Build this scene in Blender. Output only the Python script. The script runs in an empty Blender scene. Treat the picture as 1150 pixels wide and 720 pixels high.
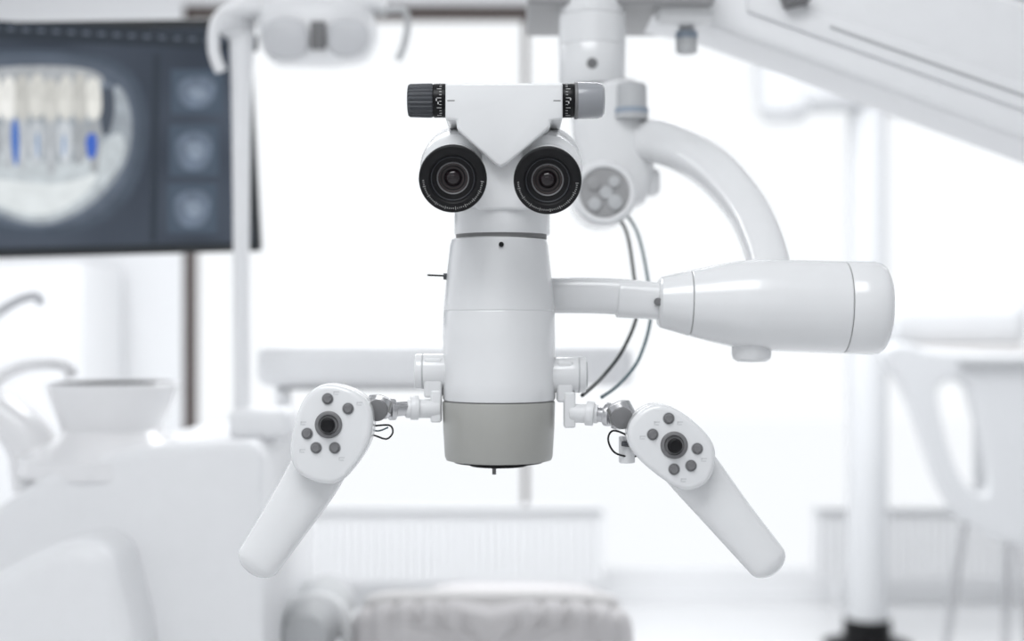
import bpy, bmesh, math, random
from mathutils import Vector, Matrix
random.seed(4)
sc = bpy.context.scene
F = 1150*50/36.0
H = 1.25
def W(px, py, d): return Vector(((px-575)/F*d, d, H-(py-360)/F*d))
def S(d): return d/F
CUR = None
# ---------------------------------------------------------------- materials
def mat(name, col, rough=0.4, metal=0.0, coat=0.0, bump=0.0, nscale=40, var=0.02, emit=None, estr=1.0, spec=.5, evar=0.):
    m = bpy.data.materials.new(name); m.use_nodes = True
    nt = m.node_tree; b = nt.nodes['Principled BSDF']
    b.inputs['Roughness'].default_value = rough
    b.inputs['Metallic'].default_value = metal
    b.inputs['Coat Weight'].default_value = coat
    b.inputs['Coat Roughness'].default_value = .12
    b.inputs['Specular IOR Level'].default_value = spec
    tc = nt.nodes.new('ShaderNodeTexCoord'); nz = nt.nodes.new('ShaderNodeTexNoise')
    nz.inputs['Scale'].default_value = nscale; nz.inputs['Detail'].default_value = 3
    nt.links.new(tc.outputs['Object'], nz.inputs['Vector'])
    def mixc(c, v):
        r = nt.nodes.new('ShaderNodeMix'); r.data_type = 'RGBA'
        r.inputs[6].default_value = (*[max(0, x*(1-v)) for x in c], 1)
        r.inputs[7].default_value = (*[min(1, x*(1+v)) for x in c], 1)
        nt.links.new(nz.outputs['Fac'], r.inputs[0]); return r
    nt.links.new(mixc(col, var).outputs[2], b.inputs['Base Color'])
    if emit:
        nt.links.new(mixc(emit, evar).outputs[2], b.inputs['Emission Color'])
        b.inputs['Emission Strength'].default_value = estr
    if bump:
        bp = nt.nodes.new('ShaderNodeBump'); bp.inputs['Strength'].default_value = bump
        bp.inputs['Distance'].default_value = 0.001
        nt.links.new(nz.outputs['Fac'], bp.inputs['Height']); nt.links.new(bp.outputs[0], b.inputs['Normal'])
    return m
WHITE = mat('white_enamel', (.76,.767,.775), .24, coat=.5)
WHITE2 = mat('white_plastic', (.76,.767,.775), .40, coat=.1)
WBACK = mat('white_lacquer', (.86,.867,.88), .4)
SEAM = mat('seam_gray', (.20,.20,.20), .6)
WARM = mat('warm_gray_paint', (.36,.36,.34), .35, coat=.2)
LGRAY = mat('light_gray_plastic', (.48,.49,.50), .4)
LAMPG = mat('lamp_cover_gray', (.58,.59,.61), .3)
MGRAY = mat('mid_gray_plastic', (.17,.17,.175), .45)
FACE = mat('joint_face_gray', (.33,.33,.335), .5)
DGRAY = mat('dark_gray_knob', (.06,.064,.072), .45, spec=.3)
BLACK = mat('black_rubber', (.008,.008,.009), .5, spec=.2)
BLACKG = mat('black_anodised', (.006,.006,.007), .3, spec=.2)
LENS = mat('coated_lens', (.012,.007,.009), .04, spec=.5)
LENSR = mat('lens_inner_ring', (.030,.022,.022), .25, spec=.4)
CHROME = mat('brushed_steel', (.55,.55,.56), .25, metal=1)
TICK = mat('engraved_white', (.55,.55,.55), .6)
CLEAR = mat('frosted_cap', (.27,.28,.30), .25, coat=.5)
BLUEG = mat('bluegray_knob', (.30,.35,.42), .5)
CABLE = mat('black_cable', (.015,.02,.02), .5)
CABLE2 = mat('teal_cable', (.08,.13,.15), .5)
UPH = mat('gray_upholstery', (.54,.525,.53), .6, bump=.2, nscale=300)
TAN = mat('beige_upholstery', (.62,.61,.605), .6)
PORC = mat('porcelain', (.86,.86,.87), .2, coat=.5)
FRAME = mat('bronze_window_frame', (.09,.07,.065), .5)
WALL = mat('wall_paint', (.86,.867,.88), .8, bump=.1, nscale=120)
CEIL = mat('ceiling_paint', (.86,.86,.865), .9)
RAD = mat('radiator_enamel', (.88,.885,.895), .45)
SNOW = mat('snowy_ground', (.96,.96,.965), .9, nscale=2)
# ---------------------------------------------------------------- helpers
def finish(name, bm, m, smooth=True, ang=35, recalc=True):
    me = bpy.data.meshes.new(name)
    if recalc: bmesh.ops.recalc_face_normals(bm, faces=bm.faces)
    vs = [v.co for v in bm.verts]
    lo = Vector([min(v[i] for v in vs) for i in range(3)]); hi = Vector([max(v[i] for v in vs) for i in range(3)])
    c = (lo+hi)/2
    for v in bm.verts: v.co -= c
    bm.to_mesh(me); bm.free()
    if smooth:
        for p in me.polygons: p.use_smooth = True
        me.set_sharp_from_angle(angle=math.radians(ang))
    me.materials.append(m)
    o = bpy.data.objects.new(name, me); sc.collection.objects.link(o)
    o.location = c
    if CUR:
        o.parent = CUR; o.location = c - CUR.location
    return o
def group(name, loc):
    global CUR
    e = bpy.data.objects.new(name, None); e.empty_display_size = .05
    e.location = loc; sc.collection.objects.link(e); CUR = e
    return e
def endgroup():
    global CUR; CUR = None
def lathe(name, prof, a, dirv, m, seg=72, ang=35):
    """prof: list of (t, r) along direction"""
    d = Vector(dirv).normalized(); a = Vector(a)
    closed = prof[0] == prof[-1]
    if closed: prof = prof[:-1]
    ref = Vector((0,0,1)) if abs(d.z) < .9 else Vector((1,0,0))
    u = d.cross(ref).normalized(); v = d.cross(u)
    bm = bmesh.new(); rings = []
    for t, r in prof:
        if r < 1e-7: rings.append([bm.verts.new(a+d*t)])
        else: rings.append([bm.verts.new(a+d*t+(u*math.cos(2*math.pi*i/seg)+v*math.sin(2*math.pi*i/seg))*r) for i in range(seg)])
    prs = list(zip(rings, rings[1:]))
    if closed: prs.append((rings[-1], rings[0]))
    for A, B in prs:
        for i in range(seg):
            j = (i+1) % seg
            if len(A) == 1 and len(B) == 1: continue
            if len(A) == 1: bm.faces.new((A[0], B[j], B[i]))
            elif len(B) == 1: bm.faces.new((A[i], A[j], B[0]))
            else: bm.faces.new((A[i], A[j], B[j], B[i]))
    if not closed:
        if len(rings[0]) > 1: bm.faces.new(rings[0])
        if len(rings[-1]) > 1: bm.faces.new(rings[-1])
    return finish(name, bm, m, ang=ang)
def cyl(name, a, b, r, m, bev=None, seg=48, r2=None):
    a = Vector(a); b = Vector(b); L = (b-a).length
    r2 = r if r2 is None else r2
    e = min(r, r2, L/2)*.18 if bev is None else bev
    pr = [(0, 0), (0, r-e), (e*.3, r-e*.3), (e, r), (L-e, r2), (L-e*.3, r2-e*.3), (L, r2-e), (L, 0)]
    return lathe(name, pr, a, b-a, m, seg)
def catmull(P, n):
    P = [Vector(p) if hasattr(p, '__len__') else p for p in P]
    out = []
    for i in range(len(P)-1):
        p0 = P[max(i-1, 0)]; p1 = P[i]; p2 = P[i+1]; p3 = P[min(i+2, len(P)-1)]
        for k in range(n):
            t = k/n
            out.append(.5*((2*p1)+(p2-p0)*t+(2*p0-5*p1+4*p2-p3)*t*t+(3*p1-p0-3*p2+p3)*t**3))
    out.append(P[-1]); return out
def sweep(name, pts, ws, hs, m, depth=(0,1,0), n=2.0, sub=10, seg=40, cap0=0., cap1=0.):
    """superelliptic tube through pts; ws half-width, hs half-thickness (along depth)"""
    P = catmull(pts, sub); Wd = catmull([float(x) for x in ws], sub); Hd = catmull([float(x) for x in hs], sub)
    L = [0]
    for a, b in zip(P, P[1:]): L.append(L[-1]+(b-a).length)
    tot = L[-1]
    T = [(P[min(i+1, len(P)-1)]-P[max(i-1, 0)]).normalized() for i in range(len(P))]
    def at(s):
        s = min(max(s, 0), tot)
        for i in range(len(L)-1):
            if s <= L[i+1]+1e-12:
                f = (s-L[i])/max(L[i+1]-L[i], 1e-9)
                return P[i].lerp(P[i+1], f), T[i].lerp(T[i+1], f), Wd[i]*(1-f)+Wd[i+1]*f, Hd[i]*(1-f)+Hd[i+1]*f
        return P[-1], T[-1], Wd[-1], Hd[-1]
    ss = set(L)
    K = 8
    for k in range(K+1):
        if cap0: ss.add(cap0*(1-math.cos(math.pi/2*k/K)))
        if cap1: ss.add(tot-cap1*(1-math.cos(math.pi/2*k/K)))
    bm = bmesh.new(); rings = []
    dd = Vector(depth).normalized()
    for s in sorted(ss):
        p, t, w, h = at(s); f = 1.
        if cap0 and s < cap0: f = math.sqrt(max(0, 1-((cap0-s)/cap0)**2))
        if cap1 and s > tot-cap1: f = math.sqrt(max(0, 1-((s-tot+cap1)/cap1)**2))
        f = max(f, .02)
        t = t.normalized(); wv = t.cross(dd).normalized(); hv = wv.cross(t).normalized()
        ring = []
        for i in range(seg):
            a = 2*math.pi*i/seg; c, s_ = math.cos(a), math.sin(a)
            x = math.copysign(abs(c)**(2/n), c); y = math.copysign(abs(s_)**(2/n), s_)
            ring.append(bm.verts.new(p+wv*x*w*f+hv*y*h*f))
        rings.append(ring)
    for A, B in zip(rings, rings[1:]):
        for i in range(seg):
            j = (i+1) % seg; bm.faces.new((A[i], A[j], B[j], B[i]))
    bm.faces.new(rings[0]); bm.faces.new(rings[-1])
    return finish(name, bm, m, ang=40)
def tube(name, pts, r, m, sub=8, seg=16):
    pts = [Vector(p) for p in pts]
    P = catmull(pts, sub)
    bm = bmesh.new(); rings = []; prev = None
    for i, p in enumerate(P):
        t = (P[min(i+1, len(P)-1)]-P[max(i-1, 0)]).normalized()
        if prev is None:
            ref = Vector((0,0,1)) if abs(t.z) < .9 else Vector((1,0,0)); u = t.cross(ref).normalized()
        else: u = (prev-t*prev.dot(t)).normalized()
        prev = u; v = t.cross(u)
        rings.append([bm.verts.new(p+(u*math.cos(2*math.pi*k/seg)+v*math.sin(2*math.pi*k/seg))*r) for k in range(seg)])
    for A, B in zip(rings, rings[1:]):
        for k in range(seg):
            j = (k+1) % seg; bm.faces.new((A[k], A[j], B[j], B[k]))
    bm.faces.new(rings[0]); bm.faces.new(rings[-1])
    return finish(name, bm, m, ang=60)
def chaikin(pts, it=2, closed=True):
    for _ in range(it):
        q = []; n = len(pts)
        for i in range(n):
            a = pts[i]; b = pts[(i+1) % n]
            q.append((a[0]*.75+b[0]*.25, a[1]*.75+b[1]*.25)); q.append((a[0]*.25+b[0]*.75, a[1]*.25+b[1]*.75))
        pts = q
    return pts
def prism(name, pts, d, d0, d1, m, bev=.002, seg=4, ch=0):
    """outline measured in photo pixels at depth d, extruded from depth d0 to d1"""
    if ch: pts = chaikin(pts, ch)
    bm = bmesh.new()
    P = [W(x, y, d) for x, y in pts]
    A = [bm.verts.new((p.x, d0, p.z)) for p in P]
    B = [bm.verts.new((p.x, d1, p.z)) for p in P]
    fa = bm.faces.new(A); fb = bm.faces.new(B); n = len(P)
    for i in range(n):
        j = (i+1) % n; bm.faces.new((A[i], A[j], B[j], B[i]))
    bmesh.ops.recalc_face_normals(bm, faces=bm.faces)
    if bev:
        ed = list(set(list(fa.edges)+list(fb.edges)))
        if not ch:
            ed = bm.edges[:]
        bmesh.ops.bevel(bm, geom=ed, offset=bev, segments=seg, affect='EDGES', profile=.5, clamp_overlap=True)
    return finish(name, bm, m, ang=32)
def rbox(name, c, size, m, bev=.005, seg=4, rot=None):
    bm = bmesh.new(); bmesh.ops.create_cube(bm, size=1)
    for v in bm.verts: v.co = Vector((v.co.x*size[0], v.co.y*size[1], v.co.z*size[2]))
    if bev: bmesh.ops.bevel(bm, geom=bm.edges[:], offset=min(bev, min(size)*.49), segments=seg, affect='EDGES', profile=.5)
    R = rot if rot is not None else Matrix.Identity(3)
    for v in bm.verts: v.co = R @ v.co + Vector(c)
    return finish(name, bm, m, ang=32)
def pbox(name, x0, y0, x1, y1, d, th, m, bev=.005, dc=None):
    a = W(x0, y0, d); b = W(x1, y1, d)
    return rbox(name, ((a.x+b.x)/2, d if dc is None else dc, (a.z+b.z)/2), (abs(b.x-a.x), th, abs(a.z-b.z)), m, bev)
def pillow(name, c, size, m, pleats=0, amp=0., rot=None, n=4., seg=320):
    """upholstered slab (x width, y length, z thickness) with stitched channels running lengthwise"""
    bm = bmesh.new(); rings = []
    nv = 48
    sg = lambda x, p: math.copysign(abs(x)**p, x)
    for j in range(nv+1):
        ph = -math.pi/2+math.pi*j/nv
        ring = []
        for i in range(seg):
            th = 2*math.pi*i/seg
            x = sg(math.cos(ph), 2/n)*sg(math.cos(th), 2/n); z = sg(math.cos(ph), 2/n)*sg(math.sin(th), 2/n); y = sg(math.sin(ph), 2/n)
            k = 0.
            if pleats: k = amp*(abs(math.cos(math.pi*x*pleats/2))**10)
            ring.append(bm.verts.new((x*size[0]/2, y*(size[1]/2-k), z*(size[2]/2-k))))
        rings.append(ring)
    for A, B in zip(rings, rings[1:]):
        for i in range(seg):
            k = (i+1) % seg; bm.faces.new((A[i], A[k], B[k], B[i]))
    bmesh.ops.remove_doubles(bm, verts=bm.verts[:], dist=1e-6)
    R = rot if rot is not None else Matrix.Identity(3)
    for v in bm.verts: v.co = R @ v.co+Vector(c)
    return finish(name, bm, m, ang=80)
X = Vector((1,0,0)); Y = Vector((0,1,0)); Z = Vector((0,0,1))

# ================================================================ ROOM
def slab(name, lo, hi, m):
    lo = Vector(lo); hi = Vector(hi)
    return rbox(name, (lo+hi)/2, hi-lo, m, bev=0)
fm = mat('polished_floor', (.82,.825,.835), .22, coat=.2, nscale=3, var=.03)
XL, XR, YB, YF, ZC = -2.7, 3.3, -2.6, 6.3, 2.85
slab('floor', (XL,YB,-.1), (XR,YF+.25,0), fm)
slab('ceiling', (XL,YB,ZC), (XR,YF+.25,ZC+.1), CEIL)
slab('wall_left', (XL-.12,YB,0), (XL,YF+.25,ZC), WALL)
slab('wall_right', (XR,YB,0), (XR+.12,YF+.25,ZC), WALL)
slab('light_block_wall', (XL,YB-.12,0), (XR,YB,1.45), WALL)  # unseen wall kept low so front light enters only from above
slab('light_block_wall.001', (.9,YB-.12,1.45), (XR,YB,ZC), WALL)  # unseen full-height part, added to block world light on the right
xw = (205-575)/F*YF
slab('wall_front_left', (XL,YF,0), (xw,YF+.2,ZC), WALL)
zt = 2.59
slab('wall_front_top', (xw,YF,zt+.06), (XR,YF+.2,ZC), WALL)
slab('baseboard_front', (xw,YF-.02,0), (XR,YF+.2,.10), RAD)
group('window_1', (xw, YF+.08, .1))
def fr(name, x0, x1, z0, z1, m=FRAME): rbox(name, ((x0+x1)/2, YF+.05, (z0+z1)/2), (x1-x0, .07, z1-z0), m, .004)
fr('jamb_left', xw, xw+.05, .1, zt+.06)
fr('head_rail', xw+.05, XR, zt, zt+.06)
fr('sill_rail', xw+.05, XR, .1, .15, RAD)
xm = (590-575)/F*YF
fr('mullion_1', xm-.012, xm+.012, .15, zt)
fr('mullion_2', 2.62, 2.67, .15, zt)
endgroup()
# radiators
def radiator(x0, x1, y0, y1, d=6.05):
    a = W(x0, y0, d); b = W(x1, y1, d)
    group('radiator', (a.x, d, b.z))
    rbox('body', ((a.x+b.x)/2, d+.03, (a.z+b.z)/2), (b.x-a.x, .03, a.z-b.z), RAD, .006)
    rbox('top_grille', ((a.x+b.x)/2, d, a.z-.008), (b.x-a.x, .07, .014), RAD, .005)
    n = int((b.x-a.x)/.034)
    bm = bmesh.new()
    for i in range(n):
        x = a.x+.02+i*(b.x-a.x-.04)/(n-1)
        bmesh.ops.create_cube(bm, size=1, matrix=Matrix.Translation((x, d+.010, (a.z+b.z)/2-.01)) @ Matrix.Diagonal((.024, .02, a.z-b.z-.04, 1)))
    finish('fins', bm, RAD, smooth=False)
    for k, x in enumerate((a.x+.1, b.x-.1)):
        cyl('foot_%d' % (k+1), (x, d+.01, 0), (x, d+.01, b.z+.02), .012, RAD)
    endgroup()
radiator(345, 678, 568, 656)
radiator(914, 1240, 568, 652)

# exterior
slab('exterior_ground', (-30,6.8,-3.2), (30,60,-3.0), SNOW)

# ================================================================ MICROSCOPE
D = 1.30; s = S(D)
group('dental_microscope', W(560, 450, D))
def vprof(rows, cx, d, name, m, ang=35):
    """vertical lathe: rows (py, rpx)"""
    sp = S(d); top = W(cx, rows[0][0], d)
    return lathe(name, [((r[0]-rows[0][0])*sp, r[1]*sp) for r in rows], top, -Z, m, 96, ang)
# main body
vprof([(268,0),(268,50),(269.5,53),(276,55),(310,58.8),(348,62.2),(349,61.6),(350.2,62.4),(380,63),(430,63.2),(447,63.2),(449,62.4),(449,0)], 560.5, D, 'body_barrel', WHITE)
vprof([(449,0),(449,61.5),(451,61.5),(451,0)], 560.5, D, 'body_seam', SEAM)
vprof([(450.5,0),(450.5,62.6),(452,63.2),(480,62.5),(512,60.6),(516,59),(517,55),(517,0)], 560.2, D, 'objective_housing', WARM)
vprof([(517,0),(517,50),(519,50),(519,33),(523,32),(523,0)], 560, D, 'objective_ring', BLACKG)
cyl('locating_pin', W(555, 522, D-.01), W(555, 533, D-.01), 2.2*s, MGRAY)
# neck
vprof([(195,0),(195,44),(212,52),(214,53),(236,53.3),(237,52.6),(238,53.4),(262,53.6),(264,52.8),(264,0)], 564, D, 'neck_collar', WHITE)
vprof([(263.5,0),(263.5,51),(268.5,51),(268.5,0)], 563, D, 'neck_seam', SEAM)
cyl('neck_screw', W(563,274.5,D-58*s), W(563,274.5,D-45*s), 2.8*s, BLACK)
# neck wedge between the tubes
prism('head_wedge', [(541,150),(586,150),(588,196),(598,222),(594,236),(536,236),(530,222),(540,196)], D-.04, D-.0465, D+.03, WHITE2, .003)
# binocular shoulders + eyepieces
def eyepiece(side, back, front, dback, dfront):
    a = W(*back, dback); b = W(*front, dfront)
    L = (b-a).length; d = (b-a).normalized(); k = S(dfront)
    n = lambda t, r: (L+t*k, r*k)
    lathe('tube_housing_'+side, [(-.01,0),(-.01,34*k),(-.006,41*k),(-.002,43*k),(L*.40,43*k),(L*.45,41*k),(L*.47,35*k),(L*.47,0)], a, d, WHITE, 72)
    lathe('tube_'+side, [(L*.3,0),(L*.3,31*k),n(-38,31),n(-38,0)], a, d, WHITE, 72)
    lathe('eyecup_'+side, [n(-40,0),n(-40,31),n(-38,34),n(-24,35),n(-23,34),n(-21,34),n(-20,37),n(-3,38.4),n(-1,37.7),n(0,36),n(0,28),n(-1,26.5),n(-3,25.5),n(-4,24),n(-7,23.5),n(-8,18.5),n(-11,17.5),n(-12,0)], a, d, BLACK, 96, ang=28)
    lathe('diopter_ring_'+side, [n(-3.2,23.8),n(-2.6,24.4),n(-3.4,25.0),n(-4.4,24.5),n(-3.2,23.8)], a, d, DGRAY, 96)
    lathe('lens_bezel_'+side, [n(-9,16.8),n(-7.4,17.2),n(-7,17.9),n(-8,18.4),n(-9,16.8)], a, d, MGRAY, 72)
    lathe('inner_ring_'+side, [n(-11.9,0),n(-11.9,16.9),n(-10.4,16.6),n(-11.6,13.2),n(-11.0,12.6),n(-11.7,9.6),n(-11.7,0)], a, d, LENSR, 72, ang=20)
    lathe('lens_'+side, [n(-11.5,9.8),n(-10.0,8.4),n(-8.3,6),n(-7.2,3),n(-6.9,0)], a, d, LENS, 64, ang=80)
    # engraved ticks on rim
    u = d.cross(Z).normalized(); v = u.cross(d).normalized()
    bm = bmesh.new()
    for i in range(44):
        th = math.radians(185+i*4.0)
        c = a+d*(L+.1*k)+(u*math.cos(th)+v*math.sin(th))*(33.2*k)
        rd = (u*math.cos(th)+v*math.sin(th)); tg = d.cross(rd)
        ln = (1.8 if i % 5 == 0 else .9)*k; wd = .22*k
        q = [c+rd*ln+tg*wd, c+rd*ln-tg*wd, c-rd*ln-tg*wd, c-rd*ln+tg*wd]
        V = [bm.verts.new(p+d*(.15*k)) for p in q]; V2 = [bm.verts.new(p-d*(.3*k)) for p in q]
        bm.faces.new(V); bm.faces.new(V2[::-1])
        for z in range(4): bm.faces.new((V[z], V2[z], V2[(z+1)%4], V[(z+1)%4]))
    finish('ticks_'+side, bm, TICK, smooth=False)
eyepiece('left', (514,181), (508.5,201), D+.03, D-.115)
eyepiece('right', (614,181), (615,203), D+.03, D-.115)
# top shield and cross bar
DS = D-.060
prism('front_shield', [(500,93),(632,93),(632,134),(618,135),(618,142),(569,184),(562,187),(556,184),(513,144),(513,135),(500,134)], DS, DS, D+.03, WHITE, .0022)
cx = lambda x: W(x, 113, DS+.022)
ks = S(DS+.022)
def hcyl(name, x0, x1, r, m, bev=.0008, yy=113): cyl(name, W(x0,yy,DS+.022), W(x1,yy,DS+.022), r*ks, m, bev, 64)
hcyl('bar_core', 486, 646, 17.5, BLACK)
hcyl('scale_ring_left', 487, 501, 19.2, BLACKG)
hcyl('scale_ring_right', 631, 645, 19.2, BLACKG)
# ribbed dark knob
bm = bmesh.new(); seg = 96
rings = []
for x, rr in ((458,14),(458.6,17),(461,18.6),(484,19.2),(486.5,18.4),(486.5,14)):
    c = cx(x); rings.append([bm.verts.new(c+(Y*math.cos(2*math.pi*i/seg)+Z*math.sin(2*math.pi*i/seg))*(rr-(.9 if (i//2) % 2 and 15 < rr else 0))*ks) for i in range(seg)])
for A, B in zip(rings, rings[1:]):
    for i in range(seg): bm.faces.new((A[i], A[(i+1)%seg], B[(i+1)%seg], B[i]))
bm.faces.new(rings[0]); bm.faces.new(rings[-1])
finish('focus_knob', bm, DGRAY, ang=25)
lathe('clear_cap', [(0,0),(0,18.2*ks),(1.5*ks,20.6*ks),(26*ks,20.2*ks),(31*ks,18.5*ks),(33.5*ks,15*ks),(34*ks,10*ks),(34*ks,0)], cx(645), X, CLEAR)
hcyl('clear_cap_band', 645, 649, 20.9, MGRAY)
# ticks + numerals-like marks on the scale rings
bm = bmesh.new()
for x0, sgn in ((492.5,1),(639,-1)):
    for i in range(13):
        th = math.radians(-66+i*11)
        c = W(x0+(3 if i%3 else 1.5)*sgn, 113, DS+.022)+(-Y*math.cos(th)+Z*math.sin(th))*19.3*ks
        M = Matrix.Translation(c) @ Matrix.Rotation(-th, 4, 'X') @ Matrix.Diagonal(((2.6 if i%3 else 5)*ks, .4*ks, .7*ks, 1))
        bmesh.ops.create_cube(bm, size=1, matrix=M)
finish('scale_ticks', bm, TICK, smooth=False)
bm = bmesh.new()
for x0, y0 in ((491,115),(493,118.5),(638,118),(640,114.5)):
    c = W(x0, y0, DS+.022); c.y -= 18.9*ks
    bmesh.ops.create_cube(bm, size=1, matrix=Matrix.Translation(c) @ Matrix.Diagonal((1.2*ks, 1*ks, 2.6*ks, 1)))
finish('scale_numerals', bm, TICK, smooth=False)
for k, (x, y) in enumerate(((506.5,113),(625.5,113))):
    bm = bmesh.new(); c = W(x, y, DS)
    bmesh.ops.create_cube(bm, size=1, matrix=Matrix.Translation(c) @ Matrix.Diagonal((8*ks, .0006, 1*ks, 1)))
    finish('index_mark_%d' % (k+1), bm, SEAM, smooth=False)
# small left pin
cyl('side_pin', W(480,309,D), W(503,310,D), 1.0*s, BLACK)
cyl('side_pin_base', W(498,310.5,D), W(506,310.5,D), 3.6*s, DGRAY)
# ---- right arm & drive housing
DA = 1.33; sa = S(DA)
sweep('arm_tube', [W(605,332,DA), W(660,332,DA), W(705,334,DA), W(745,338,DA)], [20*sa]*4, [17*sa]*4, WHITE, n=3)
sweep('arm_yoke', [W(690,336,DA), W(748,339.5,DA)], [20.5*sa, 20*sa], [19*sa]*2, WHITE, n=3.2, cap0=.004)
a = W(738,339.5,DA); b = W(994,346.5,DA); L = (b-a).length; q = L/265
def hp(rows): return [(t*q, r*sa*1.0) for t, r in rows]
lathe('housing_nose', hp([(0,0),(0,20),(1,25),(4,28.5),(37,36.8),(38,36),(38,0)]), a, b-a, WHITE, 96)
lathe('housing_seam', hp([(37,0),(37,35.2),(40,35.2),(40,0)]), a, b-a, SEAM, 96)
lathe('housing_main', hp([(38.8,0),(38.8,36),(39.8,37.2),(60,42),(85,47.3),(100,49.6),(113,50.7),(135,51.2),(215,51.8),(216.5,51),(216.5,0)]), a, b-a, WHITE, 96, 20)
lathe('housing_seam_rear', hp([(216,0),(216,50),(218.5,50),(218.5,0)]), a, b-a, SEAM, 96)
lathe('housing_cap', hp([(217.5,0),(217.5,51),(219,52),(250,52.3),(257,51),(262,47.5),(265,42),(265.5,0)]), a, b-a, WHITE, 96, 50)
cyl('yoke_screw', W(739,339,DA-25*sa), W(739,339,DA-20*sa), 4.5*sa, MGRAY)
vprof([(385,0),(385,22),(398,22),(403,20.5),(406,16),(407,0)], 844, DA, 'pivot_cap', WHITE2)
# ---- brackets & joints
def bracket(side):
    if side == 'left':
        cyl('bracket_left', W(466,417,D), W(505,417,D), 20*s, WHITE, 2.5*s)
        rbox('bracket_shroud_left', W(487,424,D), (20*s,34*s,44*s), WHITE2, 3*s)
        cyl('bracket_seam_left', W(474,417,D), W(476,417,D), 20.15*s, LGRAY, 0.2*s)
        pbox('hanger_left', 484, 438, 496, 474, D-.006, 22*s, WHITE2, 2.5*s)
        cyl('joint_tube_left', W(494,459,D-.008), W(455,459,D-.012), 10.5*s, WHITE2)
        cyl('joint_collar_left', W(470,458,D-.012), W(461,458,D-.013), 13.5*s, WHITE2)
        cyl('joint_steel_left', W(458,458,D-.013), W(432,460,D-.02), 8.5*s, CHROME)
        cyl('joint_ring_left', W(443,459,D-.018), W(437,459.5,D-.02), 12.5*s, CHROME)
        lathe('joint_ball_left', [(0,0),(0,10*s),(3*s,15*s),(16*s,15.5*s),(20*s,12*s),(20*s,0)], W(430,447,D-.022), (W(420,474,D-.03)-W(430,447,D-.022)), CHROME)
        cyl('joint_cap_left', W(423,461,D-.042), W(425,459,D-.02), 12*s, MGRAY)
        tube('cable_loop_left', [W(408,480,D-.02),W(424,478,D-.035),W(438,478,D-.035),W(441,486,D-.03),W(434,493,D-.03),W(420,489,D-.025),W(410,488,D-.02)], 1.0*s, BLACK)
        tube('cable_blue_left', [W(412,482,D-.02),W(425,484,D-.03),W(436,480,D-.03)], .9*s, CABLE2)
    else:
        cyl('bracket_right', W(618,421,D), W(658,421,D), 20*s, WHITE, 2.5*s)
        cyl('bracket_endcap_right', W(655,421,D), W(659.5,421,D), 15*s, LGRAY)
        rbox('bracket_shroud_right', W(634,428,D), (18*s,34*s,46*s), WHITE2, 3*s)
        cyl('bracket_seam_right', W(649,421,D), W(651,421,D), 20.15*s, LGRAY, 0.2*s)
        pbox('hanger_right', 633, 440, 646, 480, D-.006, 22*s, WHITE2, 2.5*s)
        cyl('joint_tube_right', W(640,464,D-.008), W(672,465,D-.012), 10.5*s, WHITE2)
        cyl('joint_collar_right', W(658,464,D-.012), W(667,465,D-.013), 13.5*s, WHITE2)
        cyl('joint_steel_right', W(670,465,D-.013), W(700,468,D-.02), 8.5*s, CHROME)
        cyl('joint_ring_right', W(680,465,D-.018), W(686,466,D-.02), 13*s, CHROME)
        lathe('joint_ball_right', [(0,0),(0,10*s),(3*s,15*s),(22*s,16*s),(26*s,12*s),(26*s,0)], W(692,454,D-.022), (W(706,484,D-.03)-W(692,454,D-.022)), CHROME)
        cyl('joint_cap_right', W(699,470,D-.042), W(697,468,D-.02), 12*s, MGRAY)
        tube('cable_loop_right', [W(716,500,D-.03),W(702,488,D-.035),W(688,484,D-.035),W(683,494,D-.03),W(690,508,D-.03),W(706,513,D-.025),W(716,512,D-.02)], 1.1*s, BLACK)
        cyl('stub_right', W(704,490,D-.02), W(704,520,D-.02), 9*s, WHITE2)
        cyl('cable_gland_right', W(698,498,D-.03), W(712,500,D-.03), 3*s, DGRAY)
bracket('left'); bracket('right')
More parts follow.
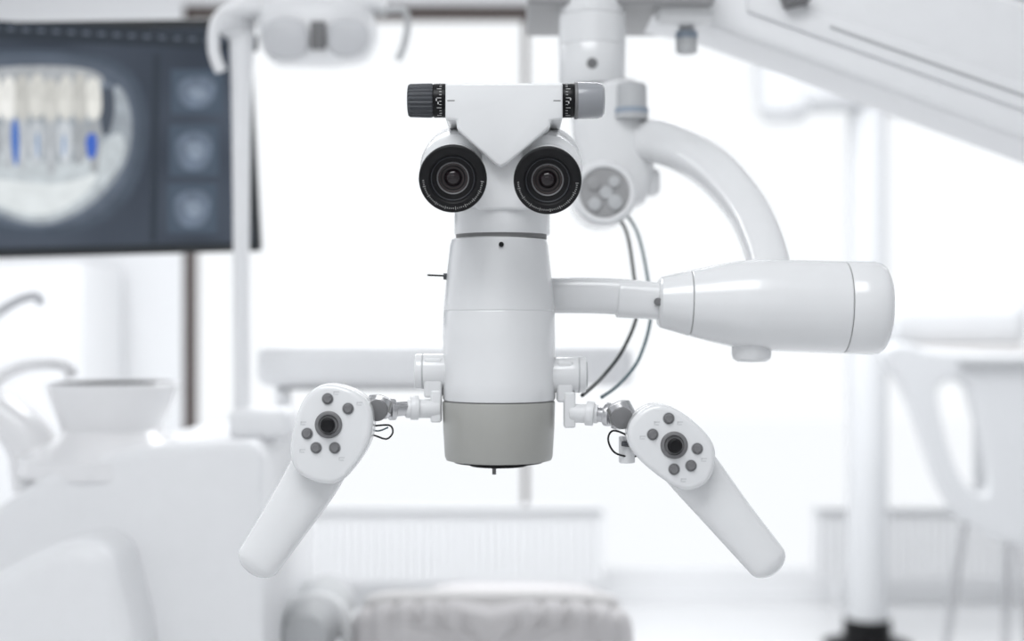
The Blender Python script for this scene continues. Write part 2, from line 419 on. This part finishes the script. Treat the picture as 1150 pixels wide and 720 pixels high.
# ---- handles
DH = 1.26; sh = S(DH)
def handle(side, head, grip, gw, joy, btns, icons):
    sweep('grip_'+side, [W(x, y, dd) for x, y, dd in grip], [g*sh for g in gw], [19*sh, 20*sh, 20*sh, 18*sh][:len(gw)], WHITE, n=2.6, cap0=8*sh, cap1=17*sh, sub=12, seg=56)
    prism('head_'+side, head, DH, DH-.030, DH-.006, WHITE, .0050, 6, ch=2)
    mx = sum(p[0] for p in head)/len(head); my = sum(p[1] for p in head)/len(head)
    prism('head_seam_'+side, [(mx+(x-mx)*.955, my+(y-my)*.955) for x, y in head], DH, DH-.0065, DH-.004, SEAM, 0, ch=2)
    prism('head_back_'+side, [(mx+(x-mx)*.985, my+(y-my)*.985) for x, y in head], DH, DH-.0052, DH+.014, WHITE, .005, 6, ch=2)
    fd = DH-.030
    c = W(*joy, fd)
    lathe('joystick_ring_'+side, [(-.002,0),(-.002,15*sh),(.001,15*sh),(.0018,13.5*sh),(.0018,11*sh),(.0002,10*sh),(.0002,0)], c, -Y, MGRAY)
    lathe('joystick_'+side, [(0,0),(0,7*sh),(.003,6*sh),(.006,8.2*sh),(.0085,7.8*sh),(.0095,6*sh),(.009,0)], c, -Y, BLACK)
    for i, (x, y) in enumerate(btns):
        c = W(x, y, fd)
        lathe('button_%s_%d' % (side, i+1), [(-.001,0),(-.001,6.0*sh),(.0006,6.0*sh),(.0007,4.8*sh),(.0022,4.6*sh),(.003,3.6*sh),(.0026,0)], c, -Y, MGRAY, 40)
        lathe('button_rim_%s_%d' % (side, i+1), [(-.001,0),(-.001,6.8*sh),(.0003,6.8*sh),(.0004,0)], c, -Y, LGRAY, 40)
    bm = bmesh.new()
    for x, y in icons:
        for dx, dy, w_, h_ in ((0,0,6,.6),(0,3,4,.6),(-3,1.5,.6,4)):
            bmesh.ops.create_cube(bm, size=1, matrix=Matrix.Translation(W(x+dx, y+dy, fd)) @ Matrix.Diagonal((w_*sh, .0004, h_*sh, 1)))
    finish('icons_'+side, bm, LGRAY, smooth=False)
handle('left', [(344,446),(362,431),(378,429),(404,437),(420,452),(423,474),(418,498),(404,520),(388,538),(368,541),(340,530),(331,512),(332,486)],
       [(378,486,DH+.012),(352,536,DH+.004),(320,586,DH),(281,644,DH-.006)], [32,31,27.5,24], (369,477),
       [(368,448),(391,459),(345,487),(355,503),(376,503)], [(378,440),(404,452),(341,474),(340,505),(384,514)])
handle('right', [(712,462),(728,452),(746,452),(770,466),(793,488),(800,506),(796,530),(784,544),(762,548),(738,533),(714,513),(702,496),(702,476)],
       [(752,498,DH+.012),(782,534,DH+.004),(821,582,DH),(872,643,DH-.006)], [31,30,26,22.5], (757,500),
       [(751,470),(733,488),(757,527),(776,523),(783,504)], [(764,474),(738,474),(722,490),(768,538),(791,515)])
# ---- suspension: column, joint, curved arm
DC = 1.74; c1 = S(DC)
vprof([(-40,0),(-40,37),(18,37),(19,36),(20,37.5),(52,37.5),(53,36.5),(54,37),(92,37),(97,34),(98,0)], 665, DC, 'suspension_column', WHITE)
cyl('column_screw', W(665,71,DC-38.5*c1), W(665,71,DC-30*c1), 6*c1, MGRAY)
sweep('joint_body', [W(676,92,DC), W(684,140,DC), W(692,190,DC), W(690,236,DC)], [36*c1,42*c1,42*c1,30*c1], [32*c1]*4, WHITE, n=3.2, cap0=8*c1, cap1=14*c1)
vprof([(94,0),(94,14),(97,17),(122,17.5),(124,19),(134,19),(134,0)], 709, DC-.03, 'lock_knob', LGRAY)
vprof([(122,0),(122,19.2),(128,19.2),(128,0)], 709, DC-.03, 'lock_knob_band', BLUEG)
fc = W(679,216,DC-.07)
lathe('joint_drum', [(.004,0),(.004,26*c1),(0,28*c1),(0,32*c1),(.006,36*c1),(.09,36*c1),(.09,0)], fc, Y, WHITE)
lathe('joint_face', [(.001,0),(.001,25*c1),(.006,26*c1),(.006,0)], fc, Y, FACE)
lathe('joint_face_hub', [(-.0015,0),(-.0015,7*c1),(.003,8*c1),(.003,0)], fc+X*.002, Y, LGRAY)
for k, (x, y, r) in enumerate(((667,206,7),(691,227,8),(690,204,6),(668,229,7))):
    p = W(x, y, DC-.071); cyl('face_bolt_%d' % (k+1), p-Y*.001, p+Y*.004, r*c1, (FACE, LGRAY, LGRAY, LGRAY)[k])
pbox('joint_lug', 718, 190, 740, 220, DC, .04, WHITE2, .008)
sweep('curved_arm', [W(700,158,DC), W(745,160,1.70), W(795,186,1.60), W(838,234,1.50), W(862,292,1.42), W(862,330,1.39)],
      [24*c1,24*c1,24*S(1.6),23*S(1.5),23*S(1.42),23*S(1.4)], [20*c1]*3+[18*c1]*3, WHITE, n=2.6, seg=48)
# cables
tube('cable_1', [W(690,238,1.7),W(704,262,1.68),W(712,310,1.62),W(716,350,1.55),W(700,392,1.5),W(676,424,1.45),W(654,444,1.38)], .0020, CABLE)
tube('cable_2', [W(700,236,1.7),W(716,262,1.68),W(727,310,1.62),W(731,355,1.55),W(718,402,1.5),W(697,430,1.45),W(676,446,1.4)], .0018, CABLE2)
# spring beam
DB = 1.82
prism('spring_beam', [(600,-6),(700,20),(790,38),(1150,170),(1470,290),(1520,270),(1520,120),(1150,18),(1060,-8),(900,-62),(700,-70),(600,-50)], DB, DB-.055, DB+.075, WBACK, .012, 5)
prism('beam_cover', [(830,24),(1150,138),(1400,228),(1400,196),(1150,106),(830,-4)], DB, DB-.062, DB, WBACK, .004)
prism('beam_slot', [(920,40),(1060,90),(1150,122),(1150,124.5),(1060,93),(920,43)], DB, DB-.0635, DB, LGRAY, 0)
pbox('pivot_plate', 592, -14, 792, 22, DB-.02, .2, FACE, .006, dc=DB-.01)
pbox('pivot_plate_lower', 735, -10, 800, 30, DB-.06, .03, WHITE2, .008, dc=DB-.075)
vprof([(22,0),(22,9),(34,9),(36,12),(58,12),(60,10),(60,0)], 771, DB-.05, 'limit_knob', LGRAY)
vprof([(36,0),(36,12.4),(44,12.4),(44,0)], 771, DB-.05, 'limit_knob_band', BLUEG)
prism('beam_clip', [(872,-10),(905,-10),(908,4),(880,12)], DB-.06, DB-.085, DB-.05, MGRAY, .003)
bx = W(1470, 200, DB).x
lathe('floor_column', [(0,0),(0,.25),(.05,.27),(.07,.24),(.09,.07),(1.2,.055),(1.62,.055),(1.62,0)], (bx, DB, 0), Z, WHITE)
endgroup()

# ================================================================ POLE (white column with black foot)
DP = 5.45; p = S(DP)
group('support_column', W(974, 700, DP))
x = W(974,0,DP).x
zz = lambda py, d: W(0,py,d).z
PW = mat('column_white', (.70,.71,.725), .4)
lathe('black_foot', [(0,0),(0,.16),(.015,.17),(.03,.11),(.04,27*p),(zz(695,DP),26*p),(zz(694,DP),22*p),(zz(694,DP),0)], (x,DP,0), Z, BLACK)
lathe('tube', [(zz(695,DP),0),(zz(695,DP),22.5*p),(zz(400,DP),22.5*p),(zz(398,DP),21.5*p),(zz(110,DP),21.5*p),(zz(108,DP),0)], (x,DP,0), Z, PW)
sweep('upper_arm', [W(866,96,DP-.12),W(905,100,DP-.1),W(974,104,DP),W(1060,112,DP),W(1240,118,DP)], [30*p,26*p,22*p,22*p,22*p], [30*p]*5, PW, n=3, cap0=22*p)
lathe('elbow', [(0,0),(0,20*p),(12*p,30*p),(60*p,34*p),(72*p,26*p),(74*p,0)], W(880,136,DP-.12), Z, PW)
endgroup()

# ================================================================ MONITOR
group('computer_monitor', W(100,150,2.4))
BR = W(293,283,2.45); TR = W(308,20,2.36); BL = W(-150,295,2.40)
xh = (BR-BL).normalized(); up = TR-BR; up = up-xh*up.dot(xh); hh = up.length; zh = up.normalized(); nh = zh.cross(xh).normalized()  # points away (+y)
ww = (BR-BL).length
R = Matrix((xh, nh, zh)).transposed()
cen = BR-xh*ww/2+zh*hh/2
BEZ = mat('monitor_bezel', (.02,.024,.028), .35)
rbox('housing', cen+nh*.018, (ww, .03, hh), BEZ, .004, rot=R)
scrm = bpy.data.materials.new('screen_glow'); scrm.use_nodes = True
nt = scrm.node_tree; b = nt.nodes['Principled BSDF']; tc = nt.nodes.new('ShaderNodeTexCoord'); nz = nt.nodes.new('ShaderNodeTexNoise'); cr = nt.nodes.new('ShaderNodeValToRGB')
nz.inputs['Scale'].default_value = 5; nz.inputs['Detail'].default_value = 1
cr.color_ramp.elements[0].color = (.018,.028,.046,1); cr.color_ramp.elements[0].position = .3
cr.color_ramp.elements[1].color = (.080,.102,.14,1); cr.color_ramp.elements[1].position = .7
nt.links.new(tc.outputs['Object'], nz.inputs['Vector']); nt.links.new(nz.outputs['Fac'], cr.inputs[0])
b.inputs['Base Color'].default_value = (.01,.01,.012,1); b.inputs['Roughness'].default_value = .35; b.inputs['Specular IOR Level'].default_value = .3
nt.links.new(cr.outputs[0], b.inputs['Emission Color']); b.inputs['Emission Strength'].default_value = .7
rbox('screen', cen, (ww-.03, .008, hh-.03), scrm, .001, rot=R)
def onscr(px, py, off):
    o = Vector((0,0,H)); dr = (W(px,py,1)-o); t = ((cen-nh*off)-o).dot(nh)/dr.dot(nh); return o+dr*t
MC = {}
def decal(name, pts, col, e, off, ch=2, ev=0., ns=60):
    if ch: pts = chaikin(pts, ch)
    key = (col, ev, ns)
    if key not in MC: MC[key] = mat('px_'+name, tuple(c*.05 for c in col), .35, emit=col, estr=e, spec=.3, evar=ev, nscale=ns)
    bm = bmesh.new(); bm.faces.new([bm.verts.new(onscr(x, y, off)) for x, y in pts])
    return finish(name, bm, MC[key], smooth=False)
decal('scan_halo_outer', [(-60,60),(60,52),(150,70),(170,136),(156,214),(112,256),(50,267),(0,262),(-60,244)], (.062,.08,.108), .95, .00445, ev=.3, ns=25)
decal('scan_halo', [(-60,66),(60,58),(140,76),(160,136),(146,205),(106,247),(50,260),(0,254),(-60,234)], (.09,.112,.148), .95, .0046, ev=.3, ns=25)
decal('scan_shadow', [(-50,76),(120,80),(150,130),(144,190),(108,232),(60,255),(20,253),(-50,224)], (.16,.19,.235), .95, .0048, ev=.4, ns=35)
decal('scan_jaw_soft', [(-50,100),(112,96),(128,120),(128,92),(142,104),(150,140),(143,186),(106,230),(60,253),(20,251),(-50,216)], (.31,.345,.38), .95, .0050, ev=.5, ns=45)
decal('scan_jaw', [(-50,160),(15,176),(60,184),(100,178),(126,150),(140,150),(140,180),(103,224),(58,249),(12,243),(-50,204)], (.52,.565,.59), .95, .0052, ev=.35, ns=50)
decal('scan_jaw_bright', [(-30,196),(20,204),(60,208),(96,200),(112,190),(100,216),(58,243),(14,238),(-30,212)], (.70,.74,.75), .95, .0054, ev=.15, ns=50)
decal('scan_dark_gap', [(112,100),(126,96),(130,122),(122,156),(112,146)], (.07,.085,.11), .95, .0056)
decal('scan_maxilla', [(-40,78),(60,72),(116,80),(116,100),(60,104),(-40,100)], (.38,.40,.42), .95, .0056, ev=.4, ns=60)
for i in range(10):
    x0 = -48+i*16.2; j = lambda a: random.uniform(-a, a)
    g = .66+j(.16); g2 = .44+j(.14)
    decal('scan_crown_%d' % (i+1), [(x0+j(1),86+j(5)),(x0+15+j(1),84+j(5)),(x0+17,120),(x0+14,136+j(4)),(x0+2,136+j(4)),(x0-1,120)], (g,g,g*.95), .95, .0058, 2, ev=.3, ns=90)
    decal('scan_tooth_%d' % (i+1), [(x0+1,134+j(3)),(x0+14,134+j(3)),(x0+16,160),(x0+12,190+j(8)),(x0+4,192+j(8)),(x0-1,160)], (g2,g2*1.06,g2*1.12), .95, .0058, 2, ev=.3, ns=90)
decal('implant_1', [(13,136),(19,132),(22,150),(21,184),(16,188),(12,160)], (.07,.17,.50), .95, .0062, 2)
decal('implant_2', [(95,152),(109,148),(109,175),(99,181)], (.05,.13,.52), .95, .0062, 1)
decal('implant_3', [(40,150),(44,149),(44,176),(41,178)], (.22,.33,.52), .95, .0062, 1)
decal('implant_4', [(70,152),(74,151),(73,174),(70,176)], (.22,.33,.52), .95, .0062, 1)
for i, (x0,y0,x1,y1) in enumerate(((192,78,250,128),(190,140,246,198),(188,206,244,262))):
    decal('thumb_%d' % (i+1), [(x0,y0),(x1,y0),(x1,y1),(x0,y1)], (.065,.09,.125), .95, .0048, 0)
    decal('thumb_scan_%d' % (i+1), [(x0+6,y0+14),(x0+30,y0+6),(x1-6,y0+12),(x1-10,y1-12),(x0+30,y1-5),(x0+10,y1-10)], (.13,.165,.22), .95, .0052, 2, ev=.5, ns=60)
    decal('thumb_core_%d' % (i+1), [(x0+14,y0+22),(x0+34,y0+18),(x1-14,y0+30),(x0+30,y1-14)], (.22,.27,.34), .95, .0056, 2, ev=.4, ns=60)
decal('panel_divider', [(172,60),(180,60),(176,272),(168,272)], (.03,.04,.055), .95, .0048, 0)
decal('toolbar', [(-90,18),(290,40),(290,58),(-90,40)], (.025,.033,.045), .95, .0048, 0)
for i in range(20):
    x0 = -60+i*17; y0 = 27+i*.95
    decal('toolbar_item_%d' % (i+1), [(x0,y0),(x0+8,y0+.5),(x0+8,y0+3.5),(x0,y0+3)], (.13,.15,.19), .95, .0052, 0)
decal('statusbar', [(-100,281),(288,272),(288,276),(-100,286)], (.02,.025,.03), .95, .0048, 0)
# arm back to the left wall
ac = cen+nh*.03
cyl('mount_plate', ac, ac+nh*.03, .06, BEZ)
tube('mount_arm', [ac+nh*.03, ac+nh*.15+X*-.2, Vector((XL+.4,3.0,1.5)), Vector((XL+.02,3.0,1.5))], .022, WHITE2)
cyl('wall_plate', Vector((XL+.001,3.0,1.5)), Vector((XL+.03,3.0,1.5)), .07, WHITE2)
endgroup()

# ================================================================ OPERATING LAMP + DENTAL UNIT
DL = 2.3; l = S(DL)
group('dental_unit', W(200, 600, DL))
# lamp pole
sweep('lamp_pole', [W(272,22,DL),W(271,120,DL),W(271,300,DL),W(272,470,DL)], [15*l,11*l,9*l,9.5*l], [13*l,9.5*l,8.5*l,9.5*l], WBACK, n=2, seg=32)
lathe('pole_knuckle', [(0,0),(0,14*l),(5*l,19*l),(20*l,19*l),(30*l,14*l),(34*l,0)], W(266,42,DL), Z, WBACK)
pbox('pole_bracket', 262, 458, 332, 492, DL, .10, WBACK, .015)
# lamp head
sweep('lamp_head', [W(292,42,DL),W(330,36,DL),W(380,36,DL),W(424,40,DL)], [31*l,36*l,36*l,26*l], [.05,.07,.07,.04], WBACK, n=3.2, cap0=16*l, cap1=18*l)
sweep('lamp_yoke', [W(262,18,DL),W(300,4,DL),W(360,0,DL),W(432,6,DL)], [12*l,14*l,14*l,10*l], [.03]*4, WBACK, n=3)
prism('lamp_lens_left', [(296,28),(320,20),(346,26),(348,62),(322,70),(298,60)], DL-.068, DL-.082, DL-.05, LAMPG, .004, ch=2)
prism('lamp_lens_right', [(368,26),(398,22),(416,32),(414,56),(394,66),(370,62)], DL-.068, DL-.082, DL-.05, LAMPG, .004, ch=2)
pbox('lamp_sensor', 349, 24, 366, 56, DL-.075, .014, MGRAY, .004)
tube('lamp_handle_left', [W(300,10,DL-.04),W(262,10,DL-.06),W(243,24,DL-.06),W(240,56,DL-.06),W(248,80,DL-.06)], 6.5*l, WBACK)
tube('lamp_handle_right', [W(420,14,DL-.04),W(452,12,DL-.06),W(458,26,DL-.06),W(454,50,DL-.06),W(447,67,DL-.06)], 3.6*l, LGRAY)
# big cabinet body
prism('cabinet_body', [(-260,1020),(-260,640),(-60,600),(30,560),(90,520),(170,496),(250,488),(306,486),(316,500),(316,760),(300,1000)], DL+.05, DL-.12, DL+.42, WBACK, .045, 6)
prism('cabinet_skirt', [(-240,1000),(-200,760),(-60,690),(10,640),(60,610),(110,590),(150,600),(176,700),(180,1000)], DL-.12, DL-.26, DL-.05, WBACK, .05, 6)
rbox('plinth', (-.95,DL+.12,.05), (.9,.5,.10), LGRAY, .02)
# spittoon bowl
DSp = DL+.02; k = S(DSp)
vprof([(430,66),(429,70),(431,73),(440,72),(470,60),(482,56),(490,62),(504,90),(512,100),(530,100),(530,0)], 127, DSp, 'spittoon_pedestal', PORC)
vprof([(430,66),(436,62),(462,48),(468,20),(469,0)], 127, DSp, 'spittoon_bowl', PORC)
tube('cup_filler', [W(-30,470,DSp),W(-8,432,DSp),W(22,413,DSp),W(56,408,DSp),W(76,412,DSp),W(80,424,DSp)], 7*k, PORC)
tube('rinse_pipe', [W(-60,470,DSp),W(-40,400,DSp),W(-6,356,DSp),W(20,338,DSp),W(40,333,DSp),W(46,342,DSp)], 5*k, LAMPG)
sweep('filler_stand', [W(-50,440,DSp),W(0,462,DSp),W(34,496,DSp),W(50,545,DSp)], [20*k,22*k,26*k,34*k], [.05]*4, PORC, n=2.5)
# tray bar with arm
pbox('instrument_tray', 298, 387, 706, 431, DL+.25, .20, WBACK, .02)
pbox('tray_underside', 320, 429, 560, 436, DL+.25, .15, LGRAY, .003)
tube('tray_arm', [W(316,430,DL+.2),W(318,455,DL+.18),W(300,490,DL+.12)], 9*l, WBACK)
endgroup()

# ================================================================ DENTAL CHAIR
DCh = 2.45; k = S(DCh)
group('dental_chair', W(552, 900, DCh))
def chair_cushion(name, x0, x1, ytop, ln, th, d, m, pl=0, amp=0):
    a = W(x0,ytop,d); b = W(x1,ytop,d); w = b.x-a.x
    cz = a.z-th*.5
    return pillow(name, ((a.x+b.x)/2, d+ln*.4, cz-ln*.12), (w, ln, th), m, pl, amp, rot=Matrix.Rotation(math.radians(-14), 3, 'X'), n=5)
chair_cushion('backrest_rim', 400, 702, 652, .62, .08, DCh+.02, TAN)
chair_cushion('backrest_pad', 386, 718, 663, .60, .17, DCh-.08, UPH, 12, .009)
pillow('seat', (0.0,DCh+1.0,.50), (.52,.8,.12), UPH, n=4)
lathe('armrest_left', [(0,0),(0,.035),(.03,.05),(.3,.05),(.33,.035),(.33,0)], W(342,716,DCh-.1), Y, LGRAY)
tube('armrest_shell', [W(306,740,DCh),W(322,694,DCh),W(352,676,DCh),W(382,690,DCh),W(400,740,DCh)], .018, WHITE2)
rbox('column', (0,DCh+.6,.24), (.3,.5,.36), WHITE2, .05)
rbox('base', (0,DCh+.6,.04), (.55,.9,.08), LGRAY, .03)
endgroup()

# ================================================================ RIGHT CHAIR
DR = 4.5; r_ = S(DR)
def holed(name, outer, hole, d, d0, d1, m, bev):
    cu = bpy.data.curves.new(name, 'CURVE'); cu.dimensions = '2D'; cu.fill_mode = 'BOTH'
    for pts in (outer, hole):
        pts = chaikin(pts, 3)
        sp = cu.splines.new('POLY'); sp.points.add(len(pts)-1); sp.use_cyclic_u = True
        for q_, (x, y) in zip(sp.points, pts):
            w = W(x, y, d); q_.co = (w.x, w.z, 0, 1)
    cu.extrude = (d1-d0)/2-bev; cu.bevel_depth = bev; cu.bevel_resolution = 3
    o = bpy.data.objects.new(name+'_tmp', cu); sc.collection.objects.link(o)
    bpy.context.view_layer.update()
    me = bpy.data.meshes.new_from_object(o.evaluated_get(bpy.context.evaluated_depsgraph_get()))
    bpy.data.objects.remove(o)
    bm = bmesh.new(); bm.from_mesh(me)
    for v in bm.verts: v.co = Vector((v.co.x, (d0+d1)/2+v.co.z, v.co.y))
    return finish(name, bm, m)
group('lounge_chair', W(1100, 640, DR))
CHM = mat('chair_shell', (.70,.71,.725), .4)
outer = [(985,396),(1010,388),(1036,398),(1100,402),(1180,402),(1250,402),(1290,440),(1300,540),(1280,600),(1150,608),(1105,596),(1074,574),(1052,540),(1036,490),(1014,430)]
hole = [(1040,430),(1066,418),(1088,430),(1094,460),(1106,500),(1112,552),(1096,562),(1072,544),(1056,506),(1046,466)]
holed('shell_side', outer, hole, DR, DR-.05, DR+.02, CHM, .015)
pbox('seat_pan', 1112, 566, 1290, 600, DR, .5, CHM, .03, dc=DR+.24)
pbox('seat_back', 1150, 402, 1290, 570, DR, .06, CHM, .03, dc=DR+.5)
pbox('top_pad', 1034, 389, 1250, 399, DR, .3, TAN, .01, dc=DR+.12)
pbox('top_strip', 1076, 402, 1250, 410, DR-.06, .02, LGRAY, .005)
sweep('headroll', [W(990,364,DR+.25),W(1060,364,DR+.25),W(1148,366,DR+.25)], [31*r_]*3, [.12]*3, CHM, n=3, cap0=12*r_, cap1=24*r_)
for i, (x0,y0,x1,dd) in enumerate(((1082,588,1052,0),(1132,600,1128,0),(1140,600,1160,.45),(1240,600,1262,0))):
    a = W(x0,y0,DR+dd*.6); e = W(x1,800,DR+dd); e.z = 0; cyl('leg_%d' % (i+1), a, e, .013, CHROME)
endgroup()

# left-hand cabinet against the window wall
group('storage_cabinet', (-2.2, 5.9, 0))
rbox('carcass', (-2.16,5.95,.75), (.9,.6,1.46), WBACK, .01)
rbox('plinth', (-2.16,5.95,.03), (.86,.55,.06), LGRAY, .004)
for i in range(2):
    rbox('door_%d' % (i+1), (-2.38+i*.44,5.64,.78), (.43,.02,1.34), WBACK, .004)
    rbox('handle_%d' % (i+1), (-2.20+i*.08,5.615,.9), (.012,.02,.16), CHROME, .003)
endgroup()

# ================================================================ LIGHT
wd = bpy.data.worlds.new('World'); sc.world = wd; wd.use_nodes = True
nt = wd.node_tree; bg = nt.nodes['Background']
bg.inputs[0].default_value = (.95,.975,1,1); bg.inputs[1].default_value = 1.0
def area(name, loc, size, power, rot=(0,0,0), col=(1,1,1)):
    li = bpy.data.lights.new(name, 'AREA'); li.shape = 'RECTANGLE'; li.size, li.size_y = size; li.energy = power; li.color = col
    o = bpy.data.objects.new(name, li); o.location = loc; o.rotation_euler = rot; sc.collection.objects.link(o)
area('added_fill_light', (-.4,0,ZC-.03), (1.6,1.2), 34, col=(.97,.985,1))  # added fill for surfaces facing the camera, not a known fixture
area('added_fill_light.001', (0,3.9,ZC-.03), (4.2,1.2), 92, col=(.97,.985,1))  # added fill to brighten radiators and background, not a known fixture
# ================================================================ CAMERA
cam = bpy.data.cameras.new('camera'); co = bpy.data.objects.new('camera', cam); sc.collection.objects.link(co)
co.location = (0,0,H); co.rotation_euler = (math.radians(90),0,0)
cam.lens = 50; cam.sensor_width = 36; cam.clip_start = .02
cam.dof.use_dof = True; cam.dof.focus_distance = 1.225; cam.dof.aperture_fstop = 3.0
sc.camera = co
sc.view_settings.view_transform = 'Standard'
sc.view_settings.exposure = 0.08
